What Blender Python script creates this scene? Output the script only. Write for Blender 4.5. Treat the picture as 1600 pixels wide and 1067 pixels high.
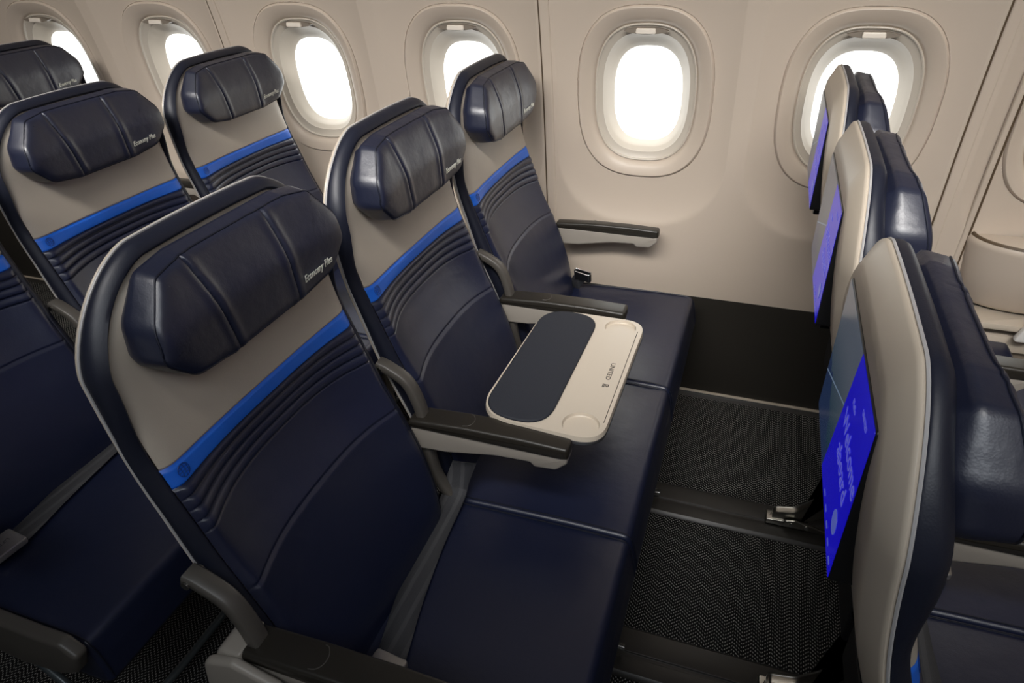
import bpy, bmesh, math, random
from math import sin, cos, pi, exp, sqrt
from mathutils import Vector
random.seed(4)
SC = bpy.context.scene
COL = SC.collection
for o in list(bpy.data.objects):
    bpy.data.objects.remove(o)

# ------------------------------------------------------------------ camera
cam_d = bpy.data.cameras.new('camera'); cam = bpy.data.objects.new('camera', cam_d); COL.objects.link(cam)
cam.location = (0.36834, -1.64863, 1.45676)
cam.rotation_euler = (1.008025, 0.0293, 0.33708)
cam_d.sensor_width = 36.0; cam_d.lens = 1059.9 * 36.0 / 1600.0
cam_d.clip_start = 0.02; cam_d.clip_end = 60
SC.camera = cam

# ------------------------------------------------------------------ world: flat bright overcast seen through the windows
w = bpy.data.worlds.new('overcast'); SC.world = w; w.use_nodes = True
bg = w.node_tree.nodes['Background']
bg.inputs['Color'].default_value = (1.0, 0.985, 0.95, 1); bg.inputs['Strength'].default_value = 3.6

# ------------------------------------------------------------------ view
SC.view_settings.view_transform = 'Standard'; SC.view_settings.look = 'None'
SC.view_settings.gamma = 1.0; SC.view_settings.use_curve_mapping = False
SC.view_settings.exposure = 0.0

# ------------------------------------------------------------------ cabin lights and an added fill
def area(name, loc, target, sx, sy, power, color):
    l = bpy.data.lights.new(name, 'AREA'); l.shape = 'RECTANGLE'; l.size = sx; l.size_y = sy
    l.energy = power; l.color = color
    o = bpy.data.objects.new(name, l); COL.objects.link(o); o.location = loc
    d = Vector(target) - Vector(loc); o.rotation_euler = d.to_track_quat('-Z', 'Y').to_euler()
    return o
WARM = (1.0, 0.93, 0.84)
area('sidewall_wash_light', (-0.9, -0.42, 1.93), (-0.9, 0.12, 1.1), 5.0, 0.10, 1.5, WARM)
a_ = area('aisle_ceiling_light', (0.0, -1.65, 2.12), (-0.2, 0.33, 0.50), 4.2, 0.22, 20, (1.0, 0.965, 0.92)); a_.data.spread = math.radians(62)
area('added_fill_light', (0.45, -2.1, 2.10), (0.2, -1.0, 0.9), 1.8, 0.4, 12, (0.90, 0.95, 1.0))  # unseen fill, added to brighten the near seats and shell backs

# portals help the sampler find the small window openings
PITCH = 0.8135
WP = 0.5357; WX = 0.056; WZ = 1.017
NWIN = list(range(-6, 3))

# ------------------------------------------------------------------ materials
def srgb(r, g, b):
    f = lambda c: (c/255)/12.92 if c/255 <= .04045 else (((c/255)+.055)/1.055)**2.4
    return (f(r), f(g), f(b), 1)
class NT:
    def __init__(s, name):
        s.m = bpy.data.materials.new(name); s.m.use_nodes = True; s.t = s.m.node_tree; s.n = s.t.nodes
        s.b = s.n['Principled BSDF']
        s.tc = s.n.new('ShaderNodeTexCoord')
    def math(s, op, a, b=None, c=None):
        k = s.n.new('ShaderNodeMath'); k.operation = op
        for i, v in enumerate((a, b, c)):
            if v is None: continue
            if isinstance(v, (int, float)): k.inputs[i].default_value = v
            else: s.t.links.new(v, k.inputs[i])
        return k.outputs[0]
    def noise(s, scale, detail=3, rough=.5, vec=None):
        k = s.n.new('ShaderNodeTexNoise'); k.inputs['Scale'].default_value = scale
        k.inputs['Detail'].default_value = detail; k.inputs['Roughness'].default_value = rough
        s.t.links.new(vec or s.tc.outputs['Object'], k.inputs['Vector']); return k.outputs['Fac']
    def bump(s, h, strength, dist, prev=None):
        k = s.n.new('ShaderNodeBump'); k.inputs['Strength'].default_value = strength; k.inputs['Distance'].default_value = dist
        s.t.links.new(h, k.inputs['Height'])
        if prev: s.t.links.new(prev, k.inputs['Normal'])
        return k.outputs['Normal']
    def mix(s, f, c1, c2):
        k = s.n.new('ShaderNodeMix'); k.data_type = 'RGBA'
        if isinstance(f, (int, float)): k.inputs[0].default_value = f
        else: s.t.links.new(f, k.inputs[0])
        for i, c in ((6, c1), (7, c2)):
            if isinstance(c, tuple): k.inputs[i].default_value = c
            else: s.t.links.new(c, k.inputs[i])
        return k.outputs[2]
    def set(s, k, v):
        if isinstance(v, (int, float, tuple)): s.b.inputs[k].default_value = v
        else: s.t.links.new(v, s.b.inputs[k])
def plain(name, col, rough=.5, metal=0, spec=.5, bump=None, var=0.0, coat=0):
    t = NT(name); t.set('Base Color', col); t.set('Roughness', rough); t.set('Metallic', metal); t.set('Specular IOR Level', spec)
    if coat: t.set('Coat Weight', coat); t.set('Coat Roughness', .15)
    if var:
        f = t.noise(9, 4)
        c2 = tuple(min(1, c*(1+var)) for c in col[:3])+(1,); c1 = tuple(c*(1-var) for c in col[:3])+(1,)
        t.set('Base Color', t.mix(f, c1, c2))
    if bump: t.set('Normal', t.bump(t.noise(bump[0], 3), bump[1], bump[2]))
    return t.m
def leather(name, c1, c2, rough=.4, wr=.5, spec=.62):
    t = NT(name)
    n1 = t.noise(5, 3); t.set('Base Color', t.mix(n1, c1, c2))
    t.set('Specular IOR Level', spec)
    t.set('Roughness', t.math('MULTIPLY_ADD', t.noise(14, 3), .12, rough-.06))
    v = t.n.new('ShaderNodeTexVoronoi'); v.inputs['Scale'].default_value = 480; t.t.links.new(t.tc.outputs['Object'], v.inputs['Vector'])
    b1 = t.bump(v.outputs['Distance'], .14, .0005)
    b2 = t.bump(t.noise(26, 3, .45), wr, .004, b1)
    t.set('Normal', b2)
    return t.m
M = {}
M['navy'] = leather('navy_leather', (.0080, .0115, .034, 1), (.0100, .0145, .041, 1), .38, .25, .75)
M['navy_head'] = leather('navy_headrest_leather', (.0070, .0095, .026, 1), (.0095, .0125, .032, 1), .40, .45, .95)
M['navy_trim'] = leather('navy_trim_leather', (.006, .0080, .018, 1), (.008, .0100, .022, 1), .46, .12, .5)
M['beige'] = leather('beige_leather', srgb(170, 160, 147), srgb(178, 168, 155), .5, .2)
M['blue'] = leather('blue_stripe_leather', (.004, .115, .62, 1), (.005, .13, .68, 1), .46, .2)
M['emblem'] = plain('emblem_blue', (.006, .04, .22, 1), .35)
M['shell'] = plain('beige_shell_plastic', srgb(188, 176, 160), .38, bump=(700, .1, .0004))
M['piping'] = plain('pale_piping', srgb(170, 168, 168), .4)
M['thread'] = plain('navy_thread', (.02, .024, .04, 1), .6)
M['text'] = plain('silver_lettering', srgb(205, 205, 195), .35, metal=.2)
M['armpad'] = plain('dark_brown_arm_pad', (.021, .018, .014, 1), .36, bump=(900, .25, .0005))
M['armbody'] = plain('grey_beige_arm_body', srgb(150, 143, 134), .42, bump=(700, .1, .0004))
M['bracket'] = plain('grey_arm_bracket', srgb(80, 76, 71), .42)
M['chrome'] = plain('chrome_trim', (.75, .74, .72, 1), .18, metal=1)
M['steel'] = plain('cast_steel', (.40, .385, .35, 1), .3, metal=1, bump=(80, .2, .001))
M['tube'] = plain('grey_painted_tube', (.12, .14, .15, 1), .35, metal=.6)
M['black'] = plain('black_plastic', (.008, .008, .009, 1), .32)
M['pan'] = plain('seat_pan_black', (.006, .006, .007, 1), .7)
M['wall'] = plain('cabin_wall_plastic', srgb(192, 178, 163), .42, bump=(900, .08, .0004))
M['far'] = plain('far_cabin_shaded_plastic', (.11, .12, .14, 1), .6)  # shade put into the colour, so the leather reflects a dim far cabin
M['reveal'] = plain('window_reveal_plastic', srgb(190, 181, 168), .4)
M['handle'] = plain('shade_handle', srgb(226, 216, 203), .35)
M['slot'] = plain('shade_slot', srgb(120, 110, 98), .5)
M['kick'] = plain('kick_panel_dark', (.024, .021, .017, 1), .55, var=.1, bump=(400, .2, .0006))
M['track'] = plain('track_cover', (.022, .020, .0175, 1), .38, bump=(300, .15, .0006))
M['tray'] = plain('tray_cream', srgb(205, 193, 176), .33)
M['trayside'] = plain('tray_metal_edge', (.33, .33, .34, 1), .3, metal=.9)
M['trayline'] = plain('tray_dark_line', srgb(70, 64, 58), .5)
M['groove'] = plain('brown_groove', srgb(86, 70, 52), .5)
M['lift'] = plain('buckle_metal', srgb(190, 186, 182), .3, metal=.7)
M['engrave'] = plain('engraved_grey', srgb(110, 108, 106), .5)

def web_mat():
    t = NT('belt_webbing'); sx = t.n.new('ShaderNodeSeparateXYZ'); t.t.links.new(t.tc.outputs['Object'], sx.inputs[0])
    a = t.math('SINE', t.math('MULTIPLY', sx.outputs[0], 2*pi/.0018)); b = t.math('SINE', t.math('MULTIPLY', sx.outputs[1], 2*pi/.0024))
    t.set('Normal', t.bump(t.math('MULTIPLY', a, b), .5, .0006))
    band = t.math('PINGPONG', t.math('ADD', sx.outputs[0], 5.0), .0125)
    t.set('Base Color', t.mix(t.math('GREATER_THAN', band, .0085), (.045, .045, .05, 1), (.07, .07, .075, 1)))
    t.set('Roughness', .48)
    return t.m
M['web'] = web_mat()

def pad_mat():
    t = NT('tray_pad_fabric'); t.set('Base Color', t.mix(t.noise(1500, 2), (.014, .016, .024, 1), (.024, .027, .037, 1)))
    t.set('Roughness', .75); t.set('Normal', t.bump(t.noise(900, 2), .5, .0008)); return t.m
M['pad'] = pad_mat()

def carpet_mat():
    t = NT('herringbone_carpet'); s = t.n.new('ShaderNodeSeparateXYZ'); t.t.links.new(t.tc.outputs['Object'], s.inputs[0])
    X, Y = s.outputs[0], s.outputs[1]
    xs = t.math('ADD', X, 20.0); ys = t.math('ADD', Y, 20.0)
    tri = t.math('PINGPONG', xs, .021)
    v = t.math('ADD', ys, t.math('MULTIPLY', tri, .9))
    st = t.math('LESS_THAN', t.math('FRACT', t.math('DIVIDE', v, .0100)), .34)
    dt = t.math('LESS_THAN', t.math('FRACT', t.math('DIVIDE', xs, .0052)), .5)
    rnd = t.math('GREATER_THAN', t.noise(240, 2), .33)
    f = t.math('MULTIPLY', t.math('MULTIPLY', st, dt), rnd)
    t.set('Base Color', t.mix(f, (.0075, .0075, .0078, 1), (.34, .33, .31, 1)))
    t.set('Roughness', .9); t.set('Specular IOR Level', .15)
    t.set('Normal', t.bump(t.math('ADD', f, t.noise(500, 2)), .5, .002))
    return t.m
M['carpet'] = carpet_mat()

def glass_mat():
    m = bpy.data.materials.new('window_glass'); m.use_nodes = True; t = m.node_tree; n = t.nodes
    n.remove(n['Principled BSDF']); tr = n.new('ShaderNodeBsdfTransparent'); tr.inputs[0].default_value = (.97, .98, .98, 1)
    gl = n.new('ShaderNodeBsdfGlossy'); gl.inputs['Roughness'].default_value = .03
    fr = n.new('ShaderNodeFresnel'); mx = n.new('ShaderNodeMixShader'); ge = n.new('ShaderNodeNewGeometry')
    inv = n.new('ShaderNodeMath'); inv.operation = 'SUBTRACT'; inv.inputs[0].default_value = 1; t.links.new(ge.outputs['Backfacing'], inv.inputs[1])
    ml = n.new('ShaderNodeMath'); ml.operation = 'MULTIPLY'; t.links.new(fr.outputs[0], ml.inputs[0]); t.links.new(inv.outputs[0], ml.inputs[1])
    t.links.new(ml.outputs[0], mx.inputs[0]); t.links.new(tr.outputs[0], mx.inputs[1]); t.links.new(gl.outputs[0], mx.inputs[2])
    t.links.new(mx.outputs[0], n['Material Output'].inputs[0]); return m
M['glass'] = glass_mat()

def emis(name, col, e, rough=.12):
    t = NT(name); t.set('Base Color', (.01, .01, .012, 1)); t.set('Roughness', rough)
    t.set('Emission Color', col); t.set('Emission Strength', e); return t.m
M['e_white'] = emis('screen_text_pale', (.13, .14, .62, 1), .6)
M['e_circle'] = emis('screen_circle', (.12, .16, .62, 1), .5)
def display_mat():
    # blue welcome page on the right, a hazy teal photograph on the left, slanted border between them
    t = NT('seat_display'); s = t.n.new('ShaderNodeSeparateXYZ'); t.t.links.new(t.tc.outputs['Object'], s.inputs[0])
    Y, Z = s.outputs[1], s.outputs[2]
    edge = t.math('SUBTRACT', Y, t.math('MULTIPLY_ADD', t.math('SUBTRACT', Z, .98), -.235, .003))
    isphoto = t.math('GREATER_THAN', edge, 0.0)
    sky = t.mix(t.math('MULTIPLY', t.math('SUBTRACT', Z, .93), 9.0), (.003, .022, .038, 1), (.055, .066, .085, 1))
    cloud = t.mix(t.math('GREATER_THAN', t.math('ADD', t.math('MULTIPLY', t.noise(16, 3), .10), t.math('MULTIPLY_ADD', Y, .35, .885)), Z), sky, (.008, .018, .05, 1))
    horizon = t.math('LESS_THAN', t.math('ABSOLUTE', t.math('SUBTRACT', Z, t.math('MULTIPLY_ADD', Y, -.35, 1.01))), .0012)
    photo = t.mix(horizon, cloud, (.10, .14, .2, 1))
    col = t.mix(isphoto, (.004, .002, .36, 1), photo)
    t.set('Base Color', (.008, .008, .01, 1)); t.set('Roughness', .16)
    t.set('Emission Color', col); t.set('Emission Strength', .95)
    return t.m
M['display'] = display_mat()

# ------------------------------------------------------------------ mesh helpers
def mk(name, verts, faces, mat, parent=None, smooth=True, sharp=38, recalc=True):
    me = bpy.data.meshes.new(name); bm = bmesh.new()
    vs = [bm.verts.new(v) for v in verts]
    for f in faces:
        q = []
        for i in f:
            if vs[i] not in q: q.append(vs[i])
        if len(q) >= 3:
            try: bm.faces.new(q)
            except ValueError: pass
    bmesh.ops.remove_doubles(bm, verts=bm.verts, dist=1e-5)
    if recalc: bmesh.ops.recalc_face_normals(bm, faces=bm.faces)
    lim = math.radians(sharp)
    for f in bm.faces: f.smooth = smooth
    for e in bm.edges:
        if len(e.link_faces) == 2 and e.calc_face_angle(0) > lim: e.smooth = False
    bm.to_mesh(me); bm.free(); me.materials.append(M[mat] if isinstance(mat, str) else mat)
    o = bpy.data.objects.new(name, me); COL.objects.link(o)
    if parent: o.parent = parent
    return o
class Geo:
    def __init__(s): s.v = []; s.f = []
    def add(s, v, f):
        b = len(s.v); s.v += [tuple(p) for p in v]; s.f += [tuple(b+i for i in q) for q in f]; return s
def grid(nr, nc, fn):
    v = [fn(i, j) for i in range(nr) for j in range(nc)]
    f = [(i*nc+j, i*nc+j+1, (i+1)*nc+j+1, (i+1)*nc+j) for i in range(nr-1) for j in range(nc-1)]
    return v, f
def rings(layers, close0=False, close1=False, closed=True):
    n = len(layers[0]); v = [p for l in layers for p in l]; f = []
    for a in range(len(layers)-1):
        for j in range(n if closed else n-1):
            k = (j+1) % n; f.append((a*n+j, a*n+k, (a+1)*n+k, (a+1)*n+j))
    if close0: f.append(tuple(range(n-1, -1, -1)))
    if close1: f.append(tuple((len(layers)-1)*n+j for j in range(n)))
    return v, f
def round_poly(pts, r, seg=5):
    out = []; n = len(pts)
    for i in range(n):
        p = Vector(pts[i][:2]); a = Vector(pts[i-1][:2]); b = Vector(pts[(i+1) % n][:2])
        rr = pts[i][2] if len(pts[i]) > 2 else r
        da = (a-p); db = (b-p); la, lb = da.length, db.length; da.normalize(); db.normalize()
        ang = math.acos(max(-1, min(1, da.dot(db))))
        t = min(rr/math.tan(ang/2), la*.48, lb*.48) if ang > .01 else 0
        s = p+da*t; e = p+db*t
        if ang > pi-.06 or rr <= 0: out.append((p.x, p.y)); continue
        for k in range(seg+1):
            u = k/seg; q = s*(1-u)**2+p*2*u*(1-u)+e*u*u; out.append((q.x, q.y))
    return out
def inset(pts, d):
    n = len(pts); out = []
    ar = sum(pts[i][0]*pts[(i+1) % n][1]-pts[(i+1) % n][0]*pts[i][1] for i in range(n))
    sg = 1 if ar > 0 else -1
    for i in range(n):
        a = Vector(pts[i-1]); p = Vector(pts[i]); b = Vector(pts[(i+1) % n])
        e1 = (p-a); e2 = (b-p)
        if e1.length < 1e-9 or e2.length < 1e-9: out.append(tuple(p)); continue
        e1.normalize(); e2.normalize()
        n1 = Vector((-e1.y, e1.x))*sg; n2 = Vector((-e2.y, e2.x))*sg
        m = n1+n2
        if m.length < 1e-6: m = n1
        m.normalize(); c = max(.45, m.dot(n1)); q = p+m*(d/c); out.append((q.x, q.y))
    return out
def prism(pts, a0, a1, mp, r=.004, seg=4):
    """rounded slab: outline pts in a plane, thickness a0..a1, edges rounded by r; mp(u,v,a)->xyz"""
    L = []
    if r > 0:
        for k in range(seg+1):
            t = k/seg*pi/2; q = inset(pts, r*(1-sin(t))); L.append([mp(u, v, a0+r*(1-cos(t))) for u, v in q])
        for k in range(seg, -1, -1):
            t = k/seg*pi/2; q = inset(pts, r*(1-sin(t))); L.append([mp(u, v, a1-r*(1-cos(t))) for u, v in q])
    else: L = [[mp(u, v, a0) for u, v in pts], [mp(u, v, a1) for u, v in pts]]
    return rings(L, True, True)
XZ = lambda u, v, a: (u, a, v)
XY = lambda u, v, a: (u, v, a)
YZ = lambda u, v, a: (a, u, v)
def box(x0, x1, y0, y1, z0, z1, r=.003, seg=2):
    return prism([(x0, y0), (x1, y0), (x1, y1), (x0, y1)] if r <= 0 else round_poly([(x0, y0), (x1, y0), (x1, y1), (x0, y1)], r, 3), z0, z1, XY, r*.8, seg)
def smooth_path(pts, n=8):
    P = [Vector(p) for p in pts]; out = []
    for i in range(len(P)-1):
        a = P[max(0, i-1)]; b = P[i]; c = P[i+1]; d = P[min(len(P)-1, i+2)]
        for k in range(n):
            t = k/n; out.append(.5*((2*b)+(c-a)*t+(2*a-5*b+4*c-d)*t*t+(3*b-a-3*c+d)*t**3))
    out.append(P[-1]); return out
def tube(path, r, seg=10, sm=True, sx=None):
    P = smooth_path(path) if sm else [Vector(p) for p in path]
    L = []; up = Vector((0, 0, 1))
    for i, p in enumerate(P):
        d = (P[min(i+1, len(P)-1)]-P[max(i-1, 0)]).normalized()
        s = d.cross(up)
        if s.length < .05: s = d.cross(Vector((0, 1, 0)))
        s.normalize(); u = s.cross(d)
        rr = r(i/(len(P)-1)) if callable(r) else r
        L.append([tuple(p+s*cos(2*pi*k/seg)*rr+u*sin(2*pi*k/seg)*rr) for k in range(seg)])
    return rings(L, True, True)
def ribbon(path, wdir, width, th, n=6):
    """flat strap along a path; wdir = width direction"""
    P = smooth_path(path, n); W = Vector(wdir).normalized(); L = []
    for i, p in enumerate(P):
        d = (P[min(i+1, len(P)-1)]-P[max(i-1, 0)]).normalized(); nn = d.cross(W).normalized()
        if nn.z < 0: nn = -nn
        h = width/2
        prof = [(-h, 0), (-h+.001, th), (-.2*h, th*1.15), (.2*h, th*1.15), (h-.001, th), (h, 0), (h-.001, -th*.2), (-h+.001, -th*.2)]
        L.append([tuple(p+W*a+nn*b) for a, b in prof])
    return rings(L, True, True)
def interp(tab, x):
    if x <= tab[0][0]: return tab[0][1]
    for (a, fa), (b, fb) in zip(tab, tab[1:]):
        if x <= b: return fa+(fb-fa)*(x-a)/(b-a)
    return tab[-1][1]
def sinterp(tab, x):
    # smooth (Catmull-Rom) table lookup
    n = len(tab)
    if x <= tab[0][0]: return tab[0][1]+(tab[1][1]-tab[0][1])/(tab[1][0]-tab[0][0])*(x-tab[0][0])
    if x >= tab[-1][0]: return tab[-1][1]+(tab[-1][1]-tab[-2][1])/(tab[-1][0]-tab[-2][0])*(x-tab[-1][0])
    for i in range(n-1):
        if x <= tab[i+1][0]:
            h = tab[i+1][0]-tab[i][0]; t = (x-tab[i][0])/h
            m0 = (tab[i+1][1]-tab[max(i-1, 0)][1])/(tab[i+1][0]-tab[max(i-1, 0)][0])*h
            m1 = (tab[min(i+2, n-1)][1]-tab[i][1])/(tab[min(i+2, n-1)][0]-tab[i][0])*h
            return (2*t**3-3*t*t+1)*tab[i][1]+(t**3-2*t*t+t)*m0+(-2*t**3+3*t*t)*tab[i+1][1]+(t**3-t*t)*m1
def sstep(a, b, x):
    t = max(0, min(1, (x-a)/(b-a))); return t*t*(3-2*t)
def text_mesh(name, body, size, mp, mat, parent=None, shear=0, ext=.0006, align='LEFT', bold=0, xs=1.0):
    cu = bpy.data.curves.new(name, 'FONT'); cu.body = body; cu.size = size; cu.shear = shear; cu.extrude = ext
    cu.align_x = align; cu.offset = bold; cu.resolution_u = 3; cu.space_character = 1.02
    t = bpy.data.objects.new('tmp', cu); COL.objects.link(t)
    dg = bpy.context.evaluated_depsgraph_get(); me = bpy.data.meshes.new_from_object(t.evaluated_get(dg))
    bpy.data.objects.remove(t)
    for v in me.vertices: v.co = mp(v.co.x*xs, v.co.y, v.co.z+ext)
    me.materials.clear(); me.materials.append(M[mat]); me.name = name
    o = bpy.data.objects.new(name, me); COL.objects.link(o)
    if parent: o.parent = parent
    return o
def empty(name, loc, label, cat, group=None):
    o = bpy.data.objects.new(name, None); COL.objects.link(o); o.location = loc; o.empty_display_size = .1
    o['label'] = label; o['category'] = cat
    if group: o['group'] = group
    return o
def struct(o, label=None, cat=None):
    o['kind'] = 'structure'
    if label: o['label'] = label
    if cat: o['category'] = cat
    return o

# ------------------------------------------------------------------ the room shell
YT = [(0, .380), (.20, .374), (.41, .345), (.55, .333), (.75, .314), (1.0, .286), (1.25, .240), (1.5, .165), (1.75, .04), (2.1, -.28)]
def Yw(z): return sinterp(YT, z)
def udist(dx, z):
    """signed distance inside the U-shaped bay panel"""
    hw = .243; zb = .638; r = .20
    ax = abs(dx)
    cz = zb+r
    if z > cz: return hw-ax
    cx = hw-r
    if ax < cx: return z-zb
    return r-sqrt((ax-cx)**2+(cz-z)**2)
def dish(dx, z):
    d = udist(dx, z)
    if d <= 0: return 0
    return .027*(1-exp(-d/.06))*(1-.35*sstep(1.1, 1.5, z))
def wall_y(dx, z): return Yw(z)+dish(dx, z)
def superel(hw, hh, n=2.7, N=96):
    out = []
    for k in range(N):
        a = 2*pi*k/N; c, s = cos(a), sin(a)
        out.append((hw*math.copysign(abs(c)**(2/n), c), hh*math.copysign(abs(s)**(2/n), s)))
    return out
RW, RH = .187, .236
def rect_pt(a, hw, z0, z1):
    """boundary point of the bay rectangle for outline angle"""
    c, s = cos(a), sin(a)
    hh = z1 if s > 0 else z0
    t = min(hw/abs(c) if abs(c) > 1e-9 else 1e9, hh/abs(s) if abs(s) > 1e-9 else 1e9)
    return c*t, s*t
X0, X1 = WX-6.5*WP, WX+2.5*WP
ZL, ZH = .40, 1.42
G = Geo()
NA = 160
SEAMS = (-1, )
for wi in NWIN:
    xc = WX+wi*WP; o = superel(RW, RH, 2.7, NA); L = []
    K = 46
    for k in range(K+1):
        t = (k/K); lay = []
        for j in range(NA):
            a = 2*pi*j/NA; ox, oz = o[j]
            aa = math.atan2(oz, ox); rx, rz = rect_pt(aa, WP/2, WZ-ZL, ZH-WZ)
            x = ox+(rx-ox)*t; z = oz+(rz-oz)*t; lay.append((xc+x, wall_y(x, WZ+z), WZ+z))
        L.append(lay)
    v, f = rings(L); G.add(v, f)
    # corners of the rectangle
    for sx in (-1, 1):
        for zz in (ZL, ZH):
            cands = sorted(range(NA), key=lambda j: abs(L[-1][j][0]-(xc+sx*WP/2))+abs(L[-1][j][2]-zz))[:2]
            G.add([L[-1][cands[0]], L[-1][cands[1]], (xc+sx*WP/2, wall_y(WP/2, zz), zz)], [(0, 1, 2)])
nx = 181
zs = [ZH+i*(2.1-ZH)/12 for i in range(13)]
def wx(j): return X0+(X1-X0)*j/(nx-1)
def bx(x): return ((x-WX+WP/2) % WP)-WP/2
v, f = grid(13, nx, lambda i, j: (wx(j), Yw(zs[i])+dish(bx(wx(j)), zs[i])*(1-sstep(ZH, 1.6, zs[i])), zs[i])); G.add(v, f)
wall = struct(mk('wall_right', G.v, G.f, 'wall', sharp=30))
# panel joint strips between every second pair of bays
def strip(name, x, wd, pr, z0=.415, z1=1.45, mat='wall'):
    zz = [z0+(z1-z0)*i/50 for i in range(51)]; L = []
    for z in zz:
        y = Yw(z)
        L.append([(x-wd/2-.002, y+.004, z), (x-wd/2, y-pr, z), (x-wd/2+.003, y-pr-.0015, z), (x+wd/2-.003, y-pr-.0015, z), (x+wd/2, y-pr, z), (x+wd/2+.002, y+.004, z)])
    v, f = rings(L, True, True); return struct(mk(name, v, f, mat, sharp=25))
n = 1
for k in (-4.5, -2.5, -.5, 1.5):
    strip('trim_%d' % n, WX+k*WP, .026, .0025); n += 1
    strip('trim_%d' % n, WX+k*WP-.0155, .004, .0005, mat='groove'); n += 1
strip('trim_%d' % n, .928, .012, .0025); n += 1
strip('trim_%d' % n, .9375, .004, .0008, mat='groove'); n += 1
# dark kick panel under the wall and its foot strip
zz = [(.408, .350), (.40, .3465), (.395, .350), (.2, .366), (.02, .377), (-.0, .378)]
zz = [(.0, .378), (.02, .376), (.2, .366), (.38, .352), (.398, .349), (.402, .356), (.402, .40), (0, .42)]
v, f = rings([[(x, y, z) for z, y in zz] for x in (X0, X1)], True, True); struct(mk('baseboard_right', v, f, 'kick'))
v, f = prism(round_poly([(.355, 0), (.377, 0), (.377, .016), (.3705, .016, .003), (.366, .006)], .001, 2), X0, X1, lambda u, v, a: (a, u, v), 0)
struct(mk('trim_%d' % n, v, f, M['track'])); n += 1
v, f = prism(round_poly([(.366, .014), (.3765, .014), (.3765, .020), (.368, .020)], .002, 2), X0, X1, lambda u, v, a: (a, u, v), 0)
struct(mk('trim_%d' % n, v, f, M['shell'])); n += 1
# floor, ceiling, far walls
v, f = box(X0-.1, X1+.1, -3.6, .42, -.05, 0, 0); struct(mk('floor', v, f, 'carpet'))
def ceil(i, j):
    y = Yw(2.1)+(-3.2-Yw(2.1))*i/16; return (X0+(X1-X0)*j/4, y, 2.1+.12*sin(pi*i/16))
v, f = grid(17, 5, ceil); struct(mk('ceiling', v, f, 'far'))
v, f = grid(24, 3, lambda i, j: (X0+(X1-X0)*j/2, -3.5-(Yw(2.1*i/23)-.0) + .2, 2.1*i/23)); struct(mk('wall_left', v, f, 'far'))
for nm, x in (('wall_back', X0), ('wall_front', X1)):
    v, f = box(x-.02, x+.02, -3.7, .42, 0, 2.25, 0); struct(mk(nm, v, f, 'wall'))
# seat-track covers in the floor
def track(yc, w=.115):
    global n
    h = .010
    prof = round_poly([(yc-w/2, 0), (yc-w/2+.012, h), (yc-.018, h+.001), (yc-.016, h-.003), (yc-.006, h-.003), (yc-.004, h+.001), (yc+w/2-.012, h), (yc+w/2, 0)], .0015, 2)
    v, f = prism(prof, X0, X1, lambda u, v, a: (a, u, v), 0); struct(mk('trim_%d' % n, v, f, 'track')); n += 1
track(-.168, .135); track(-.68, .135)

# ------------------------------------------------------------------ windows
def build_window(idx, xc):
    N = 128
    def lay(hw, hh, dy, zc=WZ, n=2.7, flat=None):
        pts = superel(hw, hh, n, N)
        return [(xc+x, (Yw(zc+z)+dish(x, zc+z) if flat is None else flat+(zc+z-WZ)*-.17)+dy, zc+z) for x, z in pts]
    yb = Yw(WZ)+.014
    L = [lay(RW, RH, 0), lay(RW-.0006, RH-.0006, .003), lay(RW-.0016, RH-.0016, .003), lay(RW-.0018, RH-.0018, -.001), lay(RW-.0060, RH-.0060, -.0085), lay(RW-.0075, RH-.0075, -.0093),
         lay(.172, .221, -.008), lay(.160, .2075, -.003), lay(.153, .200, .001), lay(.146, .1945, .007), lay(.1405, .1895, .015)]
    v, f = rings(L); w = struct(mk('window_%d' % idx, v, f, 'wall', sharp=24))
    L = [lay(.1405, .1895, .015), lay(.1395, .1885, .0115), lay(.1375, .1865, .0105), lay(.1355, .1845, .0115), lay(.1345, .1835, .017),
         lay(.128, .176, .021), lay(.120, .165, .024), lay(.1185, .163, .028), lay(.112, .154, .036), lay(.1105, .152, .040),
         lay(.104, .143, .049, WZ-.004), lay(.1025, .141, .053, WZ-.005), lay(.0975, .1345, .060, WZ-.008), lay(.0955, .1325, .066, WZ-.008)]
    v, f = rings(L); mk('reveal', v, f, 'reveal', w, sharp=30)
    g = [lay(.0965, .1335, .0662, WZ-.008), lay(.0965, .1335, .069, WZ-.008)]
    v, f = rings(g, True, True); mk('pane', v, f, 'glass', w)
    # dark slot at the head of the reveal and the pale shade handle in it
    pts = [(-.058+.116*k/20) for k in range(21)]
    def top(x): return WZ+.1825*(1-abs(x/.1345)**2.7)**(1/2.7)
    ol = [(x, top(x)-.0015) for x in pts]+[(x, top(x)-.0035-.0145*(1-(x/.058)**2)**.8) for x in reversed(pts[1:-1])]
    yy = Yw(1.19)+.026
    v, f = prism(ol, yy-.012, yy+.003, lambda u, v, a: (xc+u, a, v), 0); mk('shade_slot', v, f, 'slot', w)
    hp = round_poly([(-.0270, 1.1830, .006), (.0270, 1.1830, .006), (.0245, 1.1965, .003), (-.0245, 1.1965, .003)], .004, 5)
    v, f = prism(hp, yy-.019, yy-.010, lambda u, v, a: (xc+u, a, v), .003); mk('shade_handle', v, f, 'handle', w)
    return w
for i, wi in enumerate(NWIN): build_window(i+1, WX+wi*WP)
# portals
for wi in NWIN:
    l = bpy.data.lights.new('window_portal', 'AREA'); l.shape = 'RECTANGLE'; l.size = .2; l.size_y = .28; l.cycles.is_portal = True
    o = bpy.data.objects.new('window_portal', l); COL.objects.link(o); o.location = (WX+wi*WP, Yw(WZ)+.10, WZ+.01); o.rotation_euler = (-pi/2, 0, 0)

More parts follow.
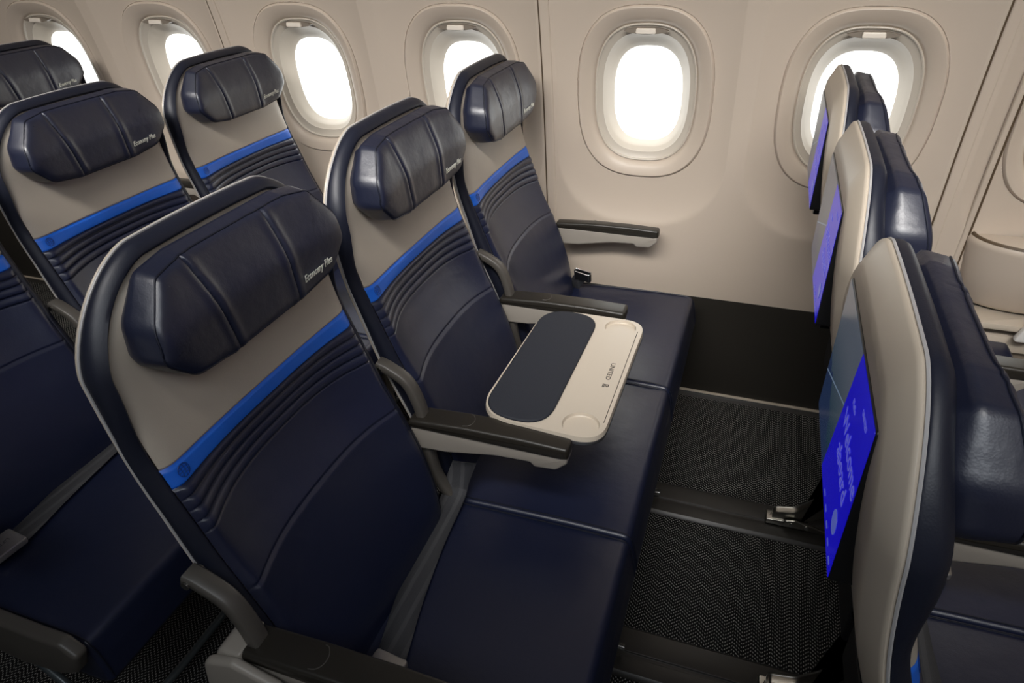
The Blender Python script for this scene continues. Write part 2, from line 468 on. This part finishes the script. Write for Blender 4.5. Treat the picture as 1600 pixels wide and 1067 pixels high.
# ------------------------------------------------------------------ seat
HWB = .231; ZT = 1.143; RC = .118
def FC(z): return sinterp([(.42, -.098), (.48, -.104), (.54, -.117), (.615, -.142), (.70, -.178), (.75, -.200), (.82, -.226), (.89, -.251), (.95, -.266), (1.02, -.275), (1.10, -.277), (1.18, -.272)], z)
def AB(z): return sinterp([(.42, -.125), (.50, -.148), (.61, -.186), (.74, -.238), (.82, -.262), (.90, -.284), (.98, -.297), (1.06, -.304), (1.17, -.305)], z)
def body_w(z): return HWB-.012*(1-sstep(.42, .62, z))
def back_rows():
    """rows (kind, angle / z) shared by every layer of the back"""
    R_ = []
    zc = ZT-RC; z = .425
    while z < zc-1e-6:
        R_.append(('s', z)); z += .0011 if .795 < z < .894 else .0022 if .655 < z < .905 else .010
    for k in range(15): R_.append(('c', pi/2*k/14))
    return R_
ROWS = back_rows()
def row_pt(row, d):
    if row[0] == 's': return body_w(row[1])-d, row[1]
    r = RC-d; return HWB-RC+r*cos(row[1])**1.25, ZT-RC+r*sin(row[1])**1.25
def crown(y, z): return .011*(1-(y/HWB)**2)*sstep(1.03, 1.135, z)
def back_ring(d, xf, bottom=True):
    pts = []
    for r in ROWS:
        y, z = row_pt(r, d); pts.append((y, z))
    top = []; y0, zt = row_pt(ROWS[-1], d)
    for k in range(1, 12): top.append((y0-2*y0*k/12, zt))
    pts = pts+top+[(-y, z) for y, z in reversed(pts)]
    yb, zb = pts[0]
    for k in range(1, 8): pts.append((-yb+2*yb*k/8, zb))
    return [(xf(z), y, z+crown(y, z)) for y, z in pts]
def drop(y): return .006*min(1.2, (abs(y)/.205))**2.0
def hollow(z): return sinterp([(.42, 0), (.50, .004), (.60, .018), (.70, .026), (.76, .033), (.80, .035), (.84, .025), (.872, .010), (.91, .003), (.96, 0), (1.2, 0)], z)
def dw(z):
    if z > .889: return 0
    if z > .835: return (.889-z)/(.889-.835)
    return 1-sstep(.62, .50, z) if z < .62 else 1
def dwarp(z):
    if z >= .889: return 0.0
    if z >= .8000: return ((.889-z)/.089)
    if z >= .60: return 1.0
    return max(0, 1-(.60-z)/.12)
PLEATS = [.8470, .8315, .8155, .7990]
CREASE = .702
INP = .0185
def front_x(y, z, z0):
    hw = body_w(z)-INP
    e = max(0, hw-abs(y))
    if z > ZT-RC:
        rr = RC-INP; dy = abs(y)-(HWB-RC)
        e = rr-(max(0, dy)**1.6+(z-(ZT-RC))**1.6)**(1/1.6) if dy > 0 else ZT-INP-z
        e = max(0, e)
    x = FC(z)-.010+.010*(1-exp(-e/.010))
    # low side bolsters and shallow hollow between them
    u = min(1, abs(y)/.200)
    x -= hollow(z)*(1-u**3.0)
    # pleats: rounded ridges between stitched grooves
    def gr(z1, wd, dep): return dep*exp(-((z0-z1)/wd)**2)
    x -= gr(.889, .0022, .0035)+gr(.8625, .0016, .0030)
    fade = 1-sstep(hw-.012, hw-.002, abs(y))
    for p in PLEATS: x -= gr(p, .0013, .0030)*fade
    edges = [.8625]+PLEATS
    for hi, lo in zip(edges, edges[1:]):
        if lo < z0 < hi: x += .0030*fade*sin(pi*(z0-lo)/(hi-lo))**.7
    # big seam: fuller under the line
    x -= gr(CREASE, .0024, .0042)*fade
    x += .0045*exp(-max(0, CREASE-z0)/.03)*fade*(z0 < CREASE)+.0035*exp(-max(0, z0-CREASE)/.02)*fade*(z0 > CREASE)
    return x
def build_front(name, zlo, zhi, mat, parent):
    rows = []
    for r in ROWS:
        y, z = row_pt(r, INP)
        if zlo-1e-4 <= z <= zhi+1e-4: rows.append((y, z))
    zset = [z for y, z in rows]
    if zlo > .43 and (not zset or zset[0] > zlo+1e-4): rows.insert(0, (body_w(zlo)-INP, zlo))
    if zhi < 1.0 and rows[-1][1] < zhi-1e-4: rows.append((body_w(zhi)-INP, zhi))
    NC = 81
    def fn(i, j):
        hw, z0 = rows[i]; t = -1+2*j/(NC-1); y = hw*t
        z = z0-drop(y)*dwarp(z0)+crown(y, z0)
        return (front_x(y, z, z0), y, z)
    v, f = grid(len(rows), NC, fn)
    return mk(name, v, f, mat, parent, sharp=60)

def PR(z): return .017*sstep(.90, 1.01, z)-.011*sstep(1.03, 1.12, z)
def add_seat_back(root):
    sh = AB
    L = [back_ring(INP+.002, lambda z: FC(z)-.016), back_ring(INP-.001, lambda z: FC(z)-.0105+.4*PR(z)), back_ring(INP-.003, lambda z: FC(z)-.0100+.8*PR(z)), back_ring(.013, lambda z: FC(z)-.0110+PR(z)), back_ring(.009, lambda z: FC(z)-.0135+PR(z)), back_ring(.004, lambda z: FC(z)-.0175+PR(z)),
         back_ring(.001, lambda z: FC(z)-.0235+PR(z)), back_ring(.0005, lambda z: (FC(z)-.0235+PR(z)+sh(z))/2), back_ring(.0015, lambda z: sh(z)+.004), back_ring(.004, lambda z: sh(z)+.0005), back_ring(.012, lambda z: sh(z)-.001)]
    v, f = rings(L); tr = mk('side_trim', v, f, 'navy_trim', root, sharp=50)
    # pale piping where trim meets the shell
    P = back_ring(.0012, lambda z: sh(z)+.0012)
    n_ = len(P); seg = 6; LL = []
    for i in range(n_):
        a = Vector(P[i-1]); b = Vector(P[(i+1) % n_]); d = (b-a).normalized(); s = d.cross(Vector((1, 0, 0))).normalized(); u = s.cross(d)
        LL.append([tuple(Vector(P[i])+s*cos(2*pi*k/seg)*.0017+u*sin(2*pi*k/seg)*.0017) for k in range(seg)])
    LL.append(LL[0]); v, f = rings(LL); mk('piping', v, f, 'piping', tr)
    # shell
    def sx(k): return lambda z: sh(z)-k*(.62+.38*sstep(.62, .92, z))
    L = [back_ring(.003, lambda z: sh(z)+.001), back_ring(.001, lambda z: sh(z)-.003), back_ring(.0018, sx(.005)), back_ring(.0045, sx(.0070)), back_ring(.030, sx(.0200)), back_ring(.034, sx(.0212)), back_ring(.042, sx(.0220))]
    v, f = rings(L); g = Geo().add(v, f)
    rows = [row_pt(r, .042) for r in ROWS]; xf = sx(.0220)
    v, f = grid(len(rows), 21, lambda i, j: (xf(rows[i][1]), rows[i][0]*(-1+j/10), rows[i][1]+crown(rows[i][0]*(-1+j/10), rows[i][1]))); g.add(v, f)
    shl = mk('back_shell', g.v, g.f, 'shell', root, sharp=40)
    build_front('backrest', .42, .8625, 'navy', root)
    build_front('upper_panel', .889, 9, 'beige', root)
    st = build_front('blue_stripe', .8625, .889, 'blue', root)
    # round globe emblem stitched at the aisle end of the stripe
    g = Geo(); cy, cz, R_ = -.190, .8765, .0088
    def on(y, z): return (front_x(y, z, z)+.0006, y, z)
    def line(pts):
        g.add(*tube([on(cy+a, cz+b) for a, b in pts], .00045, 5, sm=False))
    line([(R_*cos(2*pi*k/24), R_*sin(2*pi*k/24)) for k in range(25)])
    for s in (-.6, -.2, .25, .65):
        line([(R_*sqrt(1-s*s)*c, R_*(s+.18*(1-c*c))) for c in [-1+.25*k for k in range(9)] if abs(s+.18*(1-c*c)) < 1])
    for s in (-.5, .05, .55):
        line([(R_*(s+.15*(1-c*c)), R_*sqrt(1-s*s)*c) for c in [-1+.25*k for k in range(9)]])
    mk('globe_emblem', g.v, g.f, 'emblem', st)
    return tr

# headrest -----------------------------------------------------------
HR_ = [(.08, .987), (.150, .998, .04), (.189, 1.036, .022), (.185, 1.080, .04), (.148, 1.128, .018), (.10, 1.136, .03)]
HFULL = round_poly(HR_+[(-a[0],)+tuple(a[1:]) for a in reversed(HR_)], .08, 7)
HSEAM = [(-.070, -.108), (.062, .046)]   # (bottom y, top y)
def head_front(y, z, e):
    x = -.228+.010*(1-exp(-e/.005))
    x += .006*sstep(.06, .165, abs(y))
    x -= .024*sstep(1.05, 1.16, z)
    for b, t in HSEAM:
        yc = b+(t-b)*(z-.99)/.165
        x -= .0038*exp(-((y-yc)/.0017)**2)*sstep(0, .008, e)
        x += .0016*exp(-(abs(y-yc)-.008)**2/.00004)
    return x
def build_headrest(root):
    # rows by z along the right-hand outline; same rows for every inset layer
    full = []
    for i, a in enumerate(HFULL):
        b = HFULL[(i+1) % len(HFULL)]; m = max(1, int(math.hypot(b[0]-a[0], b[1]-a[1])/.0017))
        for k in range(m): full.append((a[0]+(b[0]-a[0])*k/m, a[1]+(b[1]-a[1])*k/m))
    cen = (0, 1.075)
    N = len(full)
    def lay(d, xf):
        q = inset(full, d); return [(xf(y, z), y, z) for y, z in q]
    L = []
    back = lambda y, z: -.279
    L.append(lay(.010, lambda y, z: -.281)); L.append(lay(.003, lambda y, z: -.272)); L.append(lay(-.002, lambda y, z: -.260-.4*.024*sstep(1.05, 1.16, z))); L.append(lay(-.002, lambda y, z: -.248-.7*.024*sstep(1.05, 1.16, z)))
    L.append(lay(.0015, lambda y, z: head_front(y, z, .0015)-.004))
    v, f = rings(L); g = Geo().add(v, f)
    # rim curve to the face, then face by blending rings toward the centre line (dense)
    K = 60
    LL = []
    rim = [.0015, .003, .005, .008, .012, .017, .023, .030]
    for d in rim:
        q = inset(full, d); LL.append([(head_front(y, z, d)-(.004 if d < .002 else .0018 if d < .004 else 0), y, z) for y, z in q])
    q = inset(full, .030)
    # shrink the last ring towards a horizontal spine from y=-.12 to .12 at z=1.073
    for k in range(1, K+1):
        t = k/K; ring = []
        for y, z in q:
            sy = max(-.118, min(.118, y)); yy = y+(sy-y)*t; zz = z+(1.073-z)*t
            ring.append((head_front(yy, zz, .03+.04*t), yy, zz))
        LL.append(ring)
    v, f = rings(LL); g.add(v, f)
    h = mk('headrest', g.v, g.f, 'navy_head', root, sharp=60)
    q = inset(full, .0022)[::3]
    v, f = tube([(head_front(y, z, .0022)-.0012, y, z) for y, z in q+[q[0]]], .0013, 6, sm=False); mk('stitched_edge', v, f, 'navy_trim', h)
    def hs(y, z):
        return head_front(y, z, .032)+.0013
    text_mesh('lettering', 'Economy Plus', .0155, lambda a, b, c: (hs(.074+a, 1.0135+b)+.0004+c, .074+a, 1.0135+b+.08*a), 'text', h, shear=.25, ext=.0005, bold=.0001, xs=.74)
    return h

# cushion --------------------------------------------------------------
def build_cushion(root):
    pr = round_poly([(-.135, .345), (.255, .340, .012), (.276, .352, .012), (.268, .405, .03), (.2575, .452, .020), (.15, .4535), (-.02, .450), (-.135, .446, .01)], .01, 5)
    v, f = prism(pr, -.2485, .2485, XZ, .009, 5)
    # denser top needs no crown: flat foam
    c = mk('seat_cushion', v, f, 'navy', root, sharp=60)
    # welt seam along each long edge, over the top and down the front
    for s in (-1, 1):
        g = Geo(); y = s*.2405
        g.add(*tube([(-.13, y, .4485), (.0, y, .4525), (.15, y, .4552), (.235, y, .4530), (.2585, y, .442), (.270, y, .405), (.2755, y, .362)], .0016, 6))
        mk('welt', g.v, g.f, 'navy_trim', c)
    v, f = prism(round_poly([(-.17, .30), (.235, .30), (.25, .338), (-.15, .343), (-.17, .41)], .01, 3), -.235, .235, XZ, .006, 3)
    mk('seat_pan', v, f, 'pan', root)
    return c

# armrest ---------------------------------------------------------------
def build_arm(root, yc, wd=.050, bracket=True, end=False):
    # body
    pr = round_poly([(-.172, .584, .02), (-.10, .588, .06), (.0, .606, .08), (.068, .609, .006), (.077, .600, .006), (.118, .603, .012), (.138, .622, .012), (.139, .640, .006), (-.02, .640), (-.16, .640, .01), (-.182, .622, .02)], .01, 6)
    v, f = prism(pr, yc-wd*.42, yc+wd*.42, XZ, .006, 4)
    b = mk('armrest', v, f, 'armbody', root, sharp=50)
    pr = round_poly([(-.176, .642, .006), (-.165, .636, .003), (.125, .634, .003), (.141, .637, .006), (.140, .660, .008), (.05, .663), (-.06, .662), (-.17, .655, .008)], .006, 5)
    v, f = prism(pr, yc-wd/2, yc+wd/2, XZ, .007, 5)
    pad = mk('arm_pad', v, f, 'armpad', b, sharp=60)
    # thin pale release-button outline across the pad
    pts = [(-.062, -.018), (-.052, -.015), (-.046, -.006), (-.046, .006), (-.052, .016), (-.058, .018)]
    v, f = tube([(x, yc+y*wd/.05, .6622) for x, y in pts], .0007, 5); mk('release_button', v, f, 'bracket', b)
    if bracket:
        path = smooth_path([(-.232, 0, .757), (-.212, 0, .750), (-.178, 0, .728), (-.160, 0, .690), (-.150, 0, .640), (-.148, 0, .575), (-.136, 0, .505), (-.105, 0, .455), (-.06, 0, .40)], 8)
        L = []
        for i, p in enumerate(path):
            d = (path[min(i+1, len(path)-1)]-path[max(i-1, 0)]).normalized(); nn = Vector((-d.z, 0, d.x)); h = .0090
            L.append([tuple(p+nn*a+Vector((0, yc+bb, 0))) for a, bb in [(-h, -.010), (-h, .010), (-h+.003, .013), (h-.003, .013), (h, .010), (h, -.010), (h-.003, -.013), (-h+.003, -.013)]])
        v, f = rings(L, True, True); br = mk('arm_bracket', v, f, 'bracket', root, sharp=50)
        v, f = tube([(-.225, yc-.016, .752), (-.225, yc+.016, .752)], .006, 12, sm=False); mk('pivot_bolt', v, f, 'steel', br)
    if end:
        # rounded aisle-side cover at the hinge
        pr = round_poly([(-.215, .54, .03), (-.13, .50, .03), (-.07, .56, .04), (-.12, .640, .01), (-.175, .668, .018), (-.222, .640, .03)], .02, 6)
        v, f = prism(pr, yc-.046, yc-.020, XZ, .012, 5); hc = mk('hinge_cover', v, f, 'armbody', root, sharp=60)
        for q in (-.155, -.195):
            pass
    return b

# screen ----------------------------------------------------------------
def build_screen(root):
    x0, x1 = -.3285, -.305
    ol = round_poly([(-.1475, .9025), (.1475, .9025), (.1475, 1.0885), (-.1475, 1.0885)], .006, 4)
    v, f = prism(ol, x0, x1, YZ, .0015, 3); s = mk('screen', v, f, 'black', root)
    v, f = prism(round_poly([(-.1455, .9055), (.1455, .9055), (.1455, 1.0865), (-.1455, 1.0865)], .003, 3), x0-.0006, x0+.0004, YZ, 0); mk('display', v, f, 'display', s)
    S = lambda ox, oz: (lambda a, b, c: (x0-.0008-c, -(ox+a), oz+b))
    text_mesh('welcome_lettering', 'Welcome', .030, S(.022, 1.003), 'e_white', s, ext=.0001)
    text_mesh('aboard_lettering', 'aboard', .030, S(.032, .972), 'e_white', s, ext=.0001)
    text_mesh('airline_lettering', 'UNITED', .0085, S(.088, 1.063), 'e_white', s, ext=.0001)
    text_mesh('prompt_lettering', 'Hello', .010, S(.040, 1.040), 'e_white', s, ext=.0001)
    c = [(.108+.0125*cos(2*pi*k/40), .944+.0125*sin(2*pi*k/40)) for k in range(40)]
    v, f = prism([(-a, b) for a, b in c], x0-.0011, x0-.0006, YZ, 0); mk('start_button', v, f, 'e_circle', s)
    g = Geo()
    for k in range(5):
        u = .030+.024*k; g.add(*box(x0-.0011, x0-.0006, -u-.010, -u, .9135, .9155, 0))
    mk('menu_marks', g.v, g.f, 'e_circle', s)
    # bezel foot under the screen
    v, f = prism(round_poly([(-.12, .884), (.12, .884), (.125, .902), (-.125, .902)], .004, 3), -.318, -.295, YZ, .002, 2); mk('screen_latch', v, f, 'black', root)
    return s

def build_belts(root):
    a = Geo(); a.add(*ribbon([(-.085, .275, .53), (-.098, .262, .488), (-.100, .235, .462), (-.094, .12, .456), (-.078, 0, .456), (-.064, -.070, .457), (-.052, -.125, .460)], (1, .12, 0), .050, .0022))
    b = mk('seat_belt', a.v, a.f, 'web', root, sharp=80)
    v, f = prism(round_poly([(-.084, -.175, .006), (-.026, -.182, .006), (-.021, -.116, .006), (-.078, -.110, .006)], .006, 4), .460, .474, XY, .003, 3)
    k = mk('buckle', v, f, 'lift', b)
    text_mesh('lift_lettering', 'LIFT', .011, lambda a_, b_, c: (-.055+b_, -.130-a_, .4742+c), 'engrave', b, ext=.0002)
    return b

# ------------------------------------------------------------------ prototype seats, then copies
def kids(o): return [c for c in bpy.data.objects if c.parent == o]
def dup(root, loc):
    r = root.copy(); COL.objects.link(r); r.location = loc
    for ch in kids(root):
        c = ch.copy(); COL.objects.link(c); c.parent = r
        for g in kids(ch):
            d = g.copy(); COL.objects.link(d); d.parent = c
    return r
def place(names):
    pass
GRP = 'navy and beige airline seats in three rows of three by the windows'
seat = empty('airline_seat', (0, -.5, 0), '', 'seat')
add_seat_back(seat); build_headrest(seat); build_cushion(seat); build_screen(seat)
proto_arm_root = seat
build_arm(seat, -.25)
seat_plain = seat
LABELS = {
 (0, 0): 'navy and beige window seat beyond the tray table, loose belt tongue standing beside it',
 (0, 1): 'navy and beige middle seat with the cream tray table folded out over its cushion',
 (0, 2): 'large nearest navy and beige aisle seat with a belt lying across its cushion',
 (1, 0): 'navy and beige window seat in second row back, headrest below two windows',
 (1, 1): 'navy and beige middle seat directly behind the nearest aisle seat, its headrest wholly in view',
 (1, 2): 'shadowy navy aisle seat cut by the left picture edge, belt across its dark cushion',
 (2, 0): 'hindmost navy headrest and seat back cut by the upper left picture edge',
 (-1, 0): 'farthest seat back seen from its side against the bright window, blue screen on its rear',
 (-1, 1): 'middle of three seat backs seen edge-on at right, blue screen on its rear',
 (-1, 2): 'nearest seat back seen edge-on at lower right, large blue welcome screen on its rear'}
seats = {}
first = True
for (r, k), lab in LABELS.items():
    loc = (-r*PITCH+(.013 if r < 0 else 0), -.5*k, 0)
    if (r, k) == (0, 1): s = seat; s.location = loc
    else: s = dup(seat, loc)
    s['label'] = lab; s['category'] = 'seat'; s['group'] = GRP
    seats[(r, k)] = s
# belts on the aisle seats, extra wall-side armrests on the window seats
bproto = None
for key in ((0, 2), (1, 2), (1, 1), (-1, 1), (-1, 2)):
    if bproto is None: bproto = build_belts(seats[key])
    else:
        c = bproto.copy(); COL.objects.link(c); c.parent = seats[key]
        for g in kids(bproto):
            d = g.copy(); COL.objects.link(d); d.parent = c
aproto = None
for key in ((0, 0), (1, 0), (2, 0)):
    if aproto is None: aproto = build_arm(seats[key], .243, .034, bracket=False)
    else:
        c = aproto.copy(); COL.objects.link(c); c.parent = seats[key]
        for g in kids(aproto):
            d = g.copy(); COL.objects.link(d); d.parent = c
# hinge cover on the outer arm of the aisle seats
pr = round_poly([(-.228, .560, .035), (-.15, .505, .04), (-.06, .575, .05), (-.10, .632, .01), (-.165, .655, .012), (-.215, .640, .03)], .02, 6)
v, f = prism(pr, -.292, -.2765, XZ, .007, 5); hc = mk('hinge_cover', v, f, 'armbody', seats[(0, 2)], sharp=60)
pr = round_poly([(-.222, .600, .03), (-.16, .585, .01), (-.16, .657, .004), (-.196, .655, .02)], .02, 6)
v, f = prism(pr, -.279, -.2235, XZ, .006, 5); hd = mk('arm_end_cap', v, f, 'armbody', seats[(0, 2)], sharp=60)
for key in ((1, 2), (-1, 2)):
    for q in (hc, hd):
        c = q.copy(); COL.objects.link(c); c.parent = seats[key]

# loose belt tongue of the window seat
s = seats[(0, 0)]
ux = Vector((1, -.30, -.05)).normalized()
g = Geo().add(*ribbon([(-.112, .215, .446), (-.104, .205, .462), (-.090, .190, .485), (-.076, .180, .508)], ux, .046, .0025))
b = mk('seat_belt', g.v, g.f, 'web', s, sharp=80)
L = []
c0 = Vector((-.071, .176, .517)); dd = Vector((.35, -.30, .88)); dd = (dd-ux*dd.dot(ux)).normalized(); nz = ux.cross(dd).normalized()
for (t, sc) in ((-.020, 1.0), (.006, 1.02), (.008, 1.0), (.008, .88), (-.004, .84)):
    L.append([tuple(c0+dd*t+ux*a*sc+nz*bb*sc) for a, bb in round_poly([(-.028, -.0075), (.028, -.0075), (.028, .0075), (-.028, .0075)], .006, 4)])
v, f = rings(L, True, True); mk('buckle', v, f, 'black', b)
rimp = [tuple(c0+dd*.0085+ux*a+nz*bb) for a, bb in round_poly([(-.028, -.0075), (.028, -.0075), (.028, .0075), (-.028, .0075)], .006, 4)]
v, f = tube(rimp+[rimp[0]], .0011, 6, sm=False); mk('buckle_rim', v, f, 'chrome', b)

# ------------------------------------------------------------------ seat frames on the floor tracks
def build_frame(loc, label):
    r = empty('seat_frame', loc, label, 'seat frame', 'dark metal seat frames on the floor tracks')
    for yc in (-.168, -.68):
        g = Geo()
        g.add(*prism(round_poly([(.16, .30), (.215, .30), (.235, .06, .03), (.245, .016), (.205, .016), (.19, .06, .03)], .01, 4), yc-.014, yc+.014, XZ, .004, 3))
        mk('leg', g.v, g.f, 'steel', r, sharp=50); g = Geo()
        g.add(*prism(round_poly([(-.14, .28), (.0, .30), (-.10, .16, .05), (-.19, .062, .04), (-.243, .050), (-.243, .022), (-.175, .030, .03), (-.07, .12, .05)], .01, 5), yc-.012, yc+.012, XZ, .004, 3))
        leg = mk('leg', g.v, g.f, 'bracket' if False else 'steel', r, sharp=50)
        # cast track fitting
        g = Geo()
        g.add(*prism(round_poly([(-.262, .0118), (-.150, .0118), (-.150, .022, .006), (-.20, .026), (-.215, .034, .006), (-.262, .030, .006)], .004, 4), yc-.019, yc+.019, XZ, .004, 3))
        g.add(*prism(round_poly([(-.218, .024), (-.10, .015), (-.10, .024), (-.14, .038, .01), (-.19, .046, .008), (-.215, .040, .008)], .006, 4), yc-.024, yc-.017, XZ, .002, 2))
        ft = mk('track_fitting', g.v, g.f, 'steel', leg, sharp=50)
        g = Geo()
        for xx in (-.196, -.158):
            v, f = tube([(xx, yc-.027, .031), (xx, yc-.020, .031)], .0062, 10, sm=False); mk('bolt', v, f, 'chrome', leg)
        v, f = tube([(.234, yc-.014, .034), (.262, yc-.014, .034)], .0095, 14, sm=False); mk('bolt', v, f, 'chrome', leg)
        if loc[0] > .1:
            text_mesh('fitting_lettering', 'AGO', .014, lambda a, b_, c, yc=yc: (-.253+a, yc-.006+b_, .0345+c), 'black', leg, ext=.0002)
    for xx in (.175, -.08):
        v, f = tube([(xx, -1.17, .275), (xx, .17, .275)], .020, 14, sm=False); mk('cross_tube', v, f, 'pan', r)
    bar = [(-.10, -1.20, .27), (-.02, -1.20, .15), (.07, -1.20, .08), (.135, -1.175, .07), (.158, -1.10, .07), (.160, -.9, .07), (.160, -.5, .07), (.160, -.1, .07), (.158, .10, .07), (.135, .15, .07), (.07, .17, .08), (-.02, .17, .15), (-.10, .17, .27)]
    v, f = tube(bar, .0085, 10); mk('baggage_bar', v, f, 'tube', r)
    return r
f0 = build_frame((0, 0, 0), 'dark metal seat frame under the tray table row')
f1 = dup(f0, (-PITCH, 0, 0)); f1['label'] = 'metal seat frame with grey bar under the shadowy left row'
f2 = build_frame((PITCH, 0, 0), 'seat frame at right with the silver cast fitting gripping the floor track')
# side shroud under the rear-row aisle cushion
pr = round_poly([(-.20, .495, .02), (.09, .488, .05), (.20, .486, .05), (.250, .488, .02), (.279, .463, .01), (.258, .415, .012), (.215, .391, .03), (.12, .378, .05), (.035, .388, .04), (-.20, .40, .02)], .02, 6)
v, f = prism(pr, -.279, -.253, XZ, .008, 5)
sh = mk('side_shroud', v, f, 'bracket', seats[(1, 2)], sharp=60)  # darker grey than the arms: its corner's shade is put into the colour

# ------------------------------------------------------------------ tray table between the middle seat's armrests
TZ = .668
tt = empty('tray_table', (.07, -.525, TZ), 'cream tray table with navy pad folded out over the middle seat cushion', 'tray table')
def T(u, v, a): return (u-.07, v+.525, a-TZ)
ol = round_poly([(-.056, -.725, .075), (-.056, -.305, .085), (.193, -.305, .050), (.197, -.745, .050), (.01, -.745, .075)], .05, 10)
ol = round_poly([(-.052, -.735, .080), (.193, -.745, .050), (.198, -.312, .050), (-.040, -.312, .090)], .05, 12)
# cup wells cut from the top: built as ring fans around two circles
v, f = prism(ol, TZ-.020, TZ-.0088, T, .004, 3); base = mk('table_edge', v, f, 'trayside', tt, sharp=50)
import itertools
cups = [(.146, -.352, .0345), (.146, -.706, .0345)]
def top_plate():
    bm = bmesh.new()
    q = inset(ol, .0015)
    def loop(pts, z):
        vs = [bm.verts.new(T(u, v, z)) for u, v in pts]
        return vs, [bm.edges.new((vs[i], vs[(i+1) % len(vs)])) for i in range(len(vs))]
    es = []; vs, e = loop(q, TZ); es += e; rim = vs; wells = []
    for cx, cy, r in cups:
        c = [(cx+r*cos(2*pi*k/48), cy+r*sin(2*pi*k/48)) for k in range(48)]
        vs2, e = loop(c, TZ); es += e; wells.append((vs2, cx, cy, r))
    bmesh.ops.triangle_fill(bm, use_beauty=True, edges=es)
    for vs2, cx, cy, r in wells:
        prev = vs2
        for rr, dz in ((r-.0008, -.0065), (r-.002, -.0078), (0.0, -.0078)):
            if rr == 0:
                bm.faces.new(prev); break
            cur = [bm.verts.new(T(cx+rr*cos(2*pi*k/48), cy+rr*sin(2*pi*k/48), TZ+dz)) for k in range(48)]
            for k in range(48): bm.faces.new((prev[k], prev[(k+1) % 48], cur[(k+1) % 48], cur[k]))
            prev = cur
    low = [bm.verts.new(T(u, v, TZ-.0098)) for u, v in ol]
    for k in range(len(ol)): bm.faces.new((rim[k], low[k], low[(k+1) % len(ol)], rim[(k+1) % len(ol)]))
    bmesh.ops.recalc_face_normals(bm, faces=bm.faces)
    for f_ in bm.faces: f_.smooth = False
    me = bpy.data.meshes.new('table_top'); bm.to_mesh(me); bm.free(); me.materials.append(M['tray'])
    o = bpy.data.objects.new('table_top', me); COL.objects.link(o); o.parent = tt; return o
top = top_plate()
pad = round_poly([(-.044, -.728, .070), (.088, -.738, .062), (.094, -.322, .060), (-.036, -.322, .070)], .06, 12)
v, f = prism(pad, TZ-.001, TZ+.006, T, .0045, 5); mk('table_pad', v, f, 'pad', tt, sharp=60)
v, f = tube([T(.185, -.690, TZ+.0003), T(.186, -.36, TZ+.0003)], .0007, 5, sm=False); mk('edge_line', v, f, 'trayline', tt)
text_mesh('table_lettering', 'UNITED', .0135, lambda a, b, c: T(.1575+b, -.495-a*1.0, TZ+.0001+c), 'trayline', tt, ext=.0002, bold=.0001, xs=1.25)
g = Geo()
for k in range(5):
    x0 = .1565+k*.0026
    g.add(*box(*[a for a in (x0-.07, x0+.0019-.07)], -.0575+k*.0008-.0005, -.0465, .0001, .0005, 0))
mk('table_logo', g.v, g.f, 'trayline', tt)

# ------------------------------------------------------------------ moulded console on the wall ahead of the front window seat
cn = empty('wall_console', (1.10, .30, .45), 'beige moulded wall console with a curved brown slot and pale shelves at the right edge', 'console')
def C(p): return (p[0]-1.10, p[1]-.30, p[2]-.45)
L = []
for z, rx, ry in ((.520, .150, .085), (.535, .160, .100), (.62, .170, .112), (.69, .180, .120), (.700, .180, .120), (.706, .176, .116)):
    L.append([C((1.115-rx*cos(pi*k/40), Yw(z)+.01-ry*sin(pi*k/40), z)) for k in range(41)])
v, f = rings(L, False, True, closed=False); mk('console_body', v, f, 'wall', cn, sharp=50)
pth = [C((1.115-.168*cos(pi*k/24), Yw(.7)+.008-.108*sin(pi*k/24), .7065)) for k in range(25)]
v, f = tube(pth, .006, 8, sm=False); mk('curved_slot', v, f, 'groove', cn)
for i, (z0, z1, y0) in enumerate(((.495, .512, .20), (.425, .470, .215), (.375, .392, .21))):
    v, f = box(.985-1.1, 1.30-1.1, y0-.30, .33-.30, z0-.45, z1-.45, .003); mk('shelf', v, f, 'shell', cn)
v, f = box(.99-1.1, 1.30-1.1, .235-.30, .34-.30, .36-.45, .495-.45, .002); mk('recess', v, f, 'slot', cn)
v, f = prism(round_poly([(1.075, .478), (1.115, .478), (1.135, .520), (1.175, .60), (1.15, .62), (1.10, .54)], .008, 3), .178, .196, lambda u, v, a: C((u, a, v)), .003, 2)
mk('clear_bracket', v, f, plain('frosted_bracket', srgb(215, 212, 208), .25), cn)
